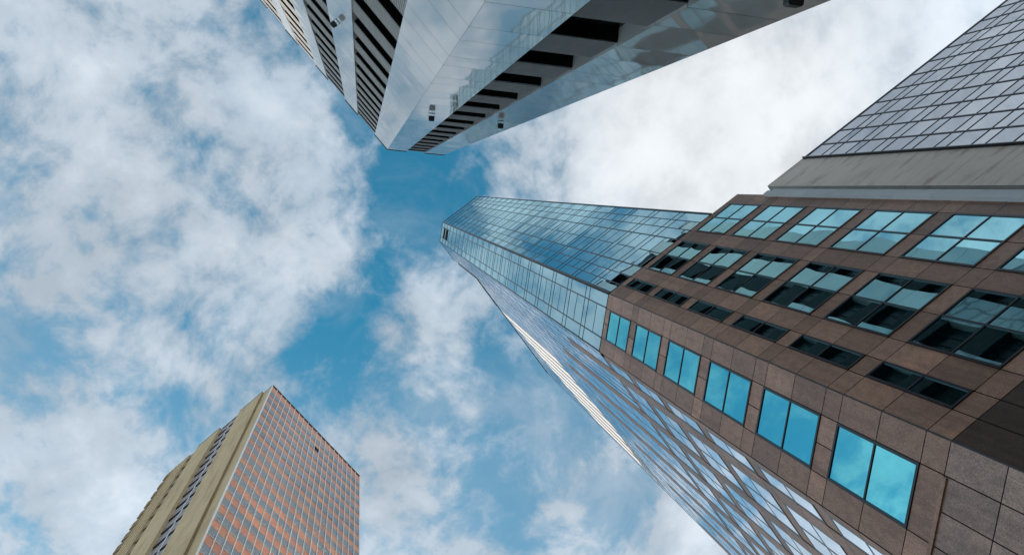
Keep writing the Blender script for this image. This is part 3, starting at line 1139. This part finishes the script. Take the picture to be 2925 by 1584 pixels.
for a, b in ((-0.205, -0.058), (-0.475, -0.335)):
    fs.box(mb, a*DU, b*DU, Hd(HD_), Hd(HD_)+0.2, -0.5, 0.33)
fs.box(mb, -0.335*DU, -0.205*DU, Hd(HD_)-0.1, Hd(HD_)+0.08, -0.5, -0.1)
fs.box(mb, -0.61*DU, -0.475*DU, Hd(HD_)-1.3, Hd(HD_)-1.1, -0.5, 0.06)
mb.build("coping", 'coping', D)
# concrete of the side
PR = 0.30
mb = MB()
zj = [0.4+0.0557*2*j for j in range(0, 33)] + [HD_]
for a, b in zip(zj, zj[1:]):
    fs.quad(mb, -0.057*DU, -0.03, Hd(a)+0.008, Hd(b)-0.008, 0.0)
mb.build("corner_wall", 'concrete_d', D)
for (a, b) in ((-0.205, -0.058), (-0.475, -0.335)):
    mb = MB()
    zj2 = [0.4+0.2783*j for j in range(0, 13)] + [HD_]
    for z0, z1 in zip(zj2, zj2[1:]):
        z0_, z1_ = Hd(z0)+0.008, Hd(z1)-0.008
        fs.quad(mb, a*DU, b*DU, z0_, z1_, PR)
        mb.quad(fs.pt(b*DU, z0_, PR), fs.pt(b*DU, z0_, -0.6), fs.pt(b*DU, z1_, -0.6), fs.pt(b*DU, z1_, PR))
        mb.quad(fs.pt(a*DU, z0_, -0.6), fs.pt(a*DU, z0_, PR), fs.pt(a*DU, z1_, PR), fs.pt(a*DU, z1_, -0.6))
    o = mb.build("concrete_pier", 'concrete_d', D)
    mb = MB()
    fs.box(mb, a*DU+0.03, b*DU-0.03, Hd(0.4), Hd(HD_)-0.02, -0.6, PR-0.03)
    mb.build("backing", 'joint', o)
# dark strip painting the shade line where the pier meets the corner wall
mb = MB()
fs.box(mb, -0.074*DU, -0.0575*DU, Hd(0.4), Hd(HD_)-0.3, 0.0, PR-0.02)
mb.build("pier_shade_line", 'concrete_d2', D)
# window strip between the piers
ps = MB()
ua, ub = -0.335*DU, -0.205*DU
um = (ua+ub)/2
for k in range(-1, 27):
    pm, pg, pd_ = MB(), MB(), MB()
    z1, z0 = Hd(wz1(k)+0.012), Hd(wz0(k)+0.012)
    for a, b in ((ua, um), (um, ub)):
        if k >= 0:
            fs.quad(pg, a+0.03, b-0.03, z0, z1, -0.14)
        fs.quad(pm, a+0.02, b-0.02, Hd(wz1(k+1)+0.012), min(z0, Hd(HD_)-0.1), -0.08)
    fs.box(pd_, ua, ub, z1-0.10, z1, -0.14, -0.04)  # black bar drawing the shadow line at each window head
    fs.box(ps, ua, ub, z0-0.05, z0+0.05, -0.14, -0.04)
    pm.build("mauve_panel", 'mauve', D)
    pd_.build("window_shadow_line", 'louvre', D)
    if k >= 0:
        pg.build("strip_window", 'glass_d', D)
fs.box(ps, um-0.05, um+0.05, Hd(0.5), Hd(HD_)-0.1, -0.14, -0.03)
ps.build("glazing_bars", 'silver', D)
# ribbed bay with a comb of slabs on both edges
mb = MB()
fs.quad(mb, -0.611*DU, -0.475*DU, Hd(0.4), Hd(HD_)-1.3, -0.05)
o = mb.build("shadow_wall", 'concrete_rib_shade', D)  # backing coloured dark for the shade between the ribs
mb = MB()
for i in range(5):
    u_ = (-0.602+0.0205*i)*DU
    fs.box(mb, u_-0.17, u_+0.17, Hd(0.4), Hd(HD_)-1.5, -0.04, 0.34)
mb.build("rib", 'concrete_d', o)
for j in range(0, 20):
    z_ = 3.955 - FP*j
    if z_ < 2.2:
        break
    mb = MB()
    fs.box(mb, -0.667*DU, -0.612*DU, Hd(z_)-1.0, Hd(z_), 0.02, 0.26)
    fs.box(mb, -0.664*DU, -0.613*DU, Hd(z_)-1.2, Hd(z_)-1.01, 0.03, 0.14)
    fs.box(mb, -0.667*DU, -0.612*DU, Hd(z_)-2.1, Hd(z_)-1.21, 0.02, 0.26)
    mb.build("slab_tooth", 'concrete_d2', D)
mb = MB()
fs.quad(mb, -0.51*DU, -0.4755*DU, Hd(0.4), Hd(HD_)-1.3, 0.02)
mb.build("dark_shade_sheet", 'void', D)  # flat dark sheet for the shade behind the right-hand slabs
for j in range(0, 20):
    z_ = 3.92 - FP*j
    if z_ < 2.2:
        break
    mb = MB()
    fs.box(mb, -0.507*DU, -0.478*DU, Hd(z_)-1.9, Hd(z_), 0.025, 0.28)
    mb.build("slab_tooth", 'concrete_d2', D)
# =================================================================== unseen glass block added behind the granite tower to throw sun on the terracotta
G = thing("unseen_reflector_block", "unseen bronze tinted mirror glass block added behind the slender glass tower to reflect sun", "office building", (9.0, 59.0, 0))
fg = Face((0, 0), (0, -1))
GH = 104.0
mb = MB()
mb.prism([(0.1, -20.9), (24, -20.9), (24, 0), (0.1, 0)], 0, GH-0.2)
mb.build("core", 'joint', G)
gl, mb = MB(), MB()
for k in range(26):
    for i in range(14):
        fg.quad(gl, 1.5*i+0.03, 1.5*i+1.47, 4.0*k+0.05, 4.0*k+3.95)
    fg.box(mb, 0, 21, 4.0*k-0.05, 4.0*k+0.05, -0.05, 0.05)
for i in range(15):
    fg.box(mb, max(0, 1.5*i-0.03), 1.5*i+0.03, 0.1, GH-0.1, -0.05, 0.06)
o = gl.build("curtain_wall", 'glass_sun', G)
mb.build("mullion_grid", 'mullion', o)
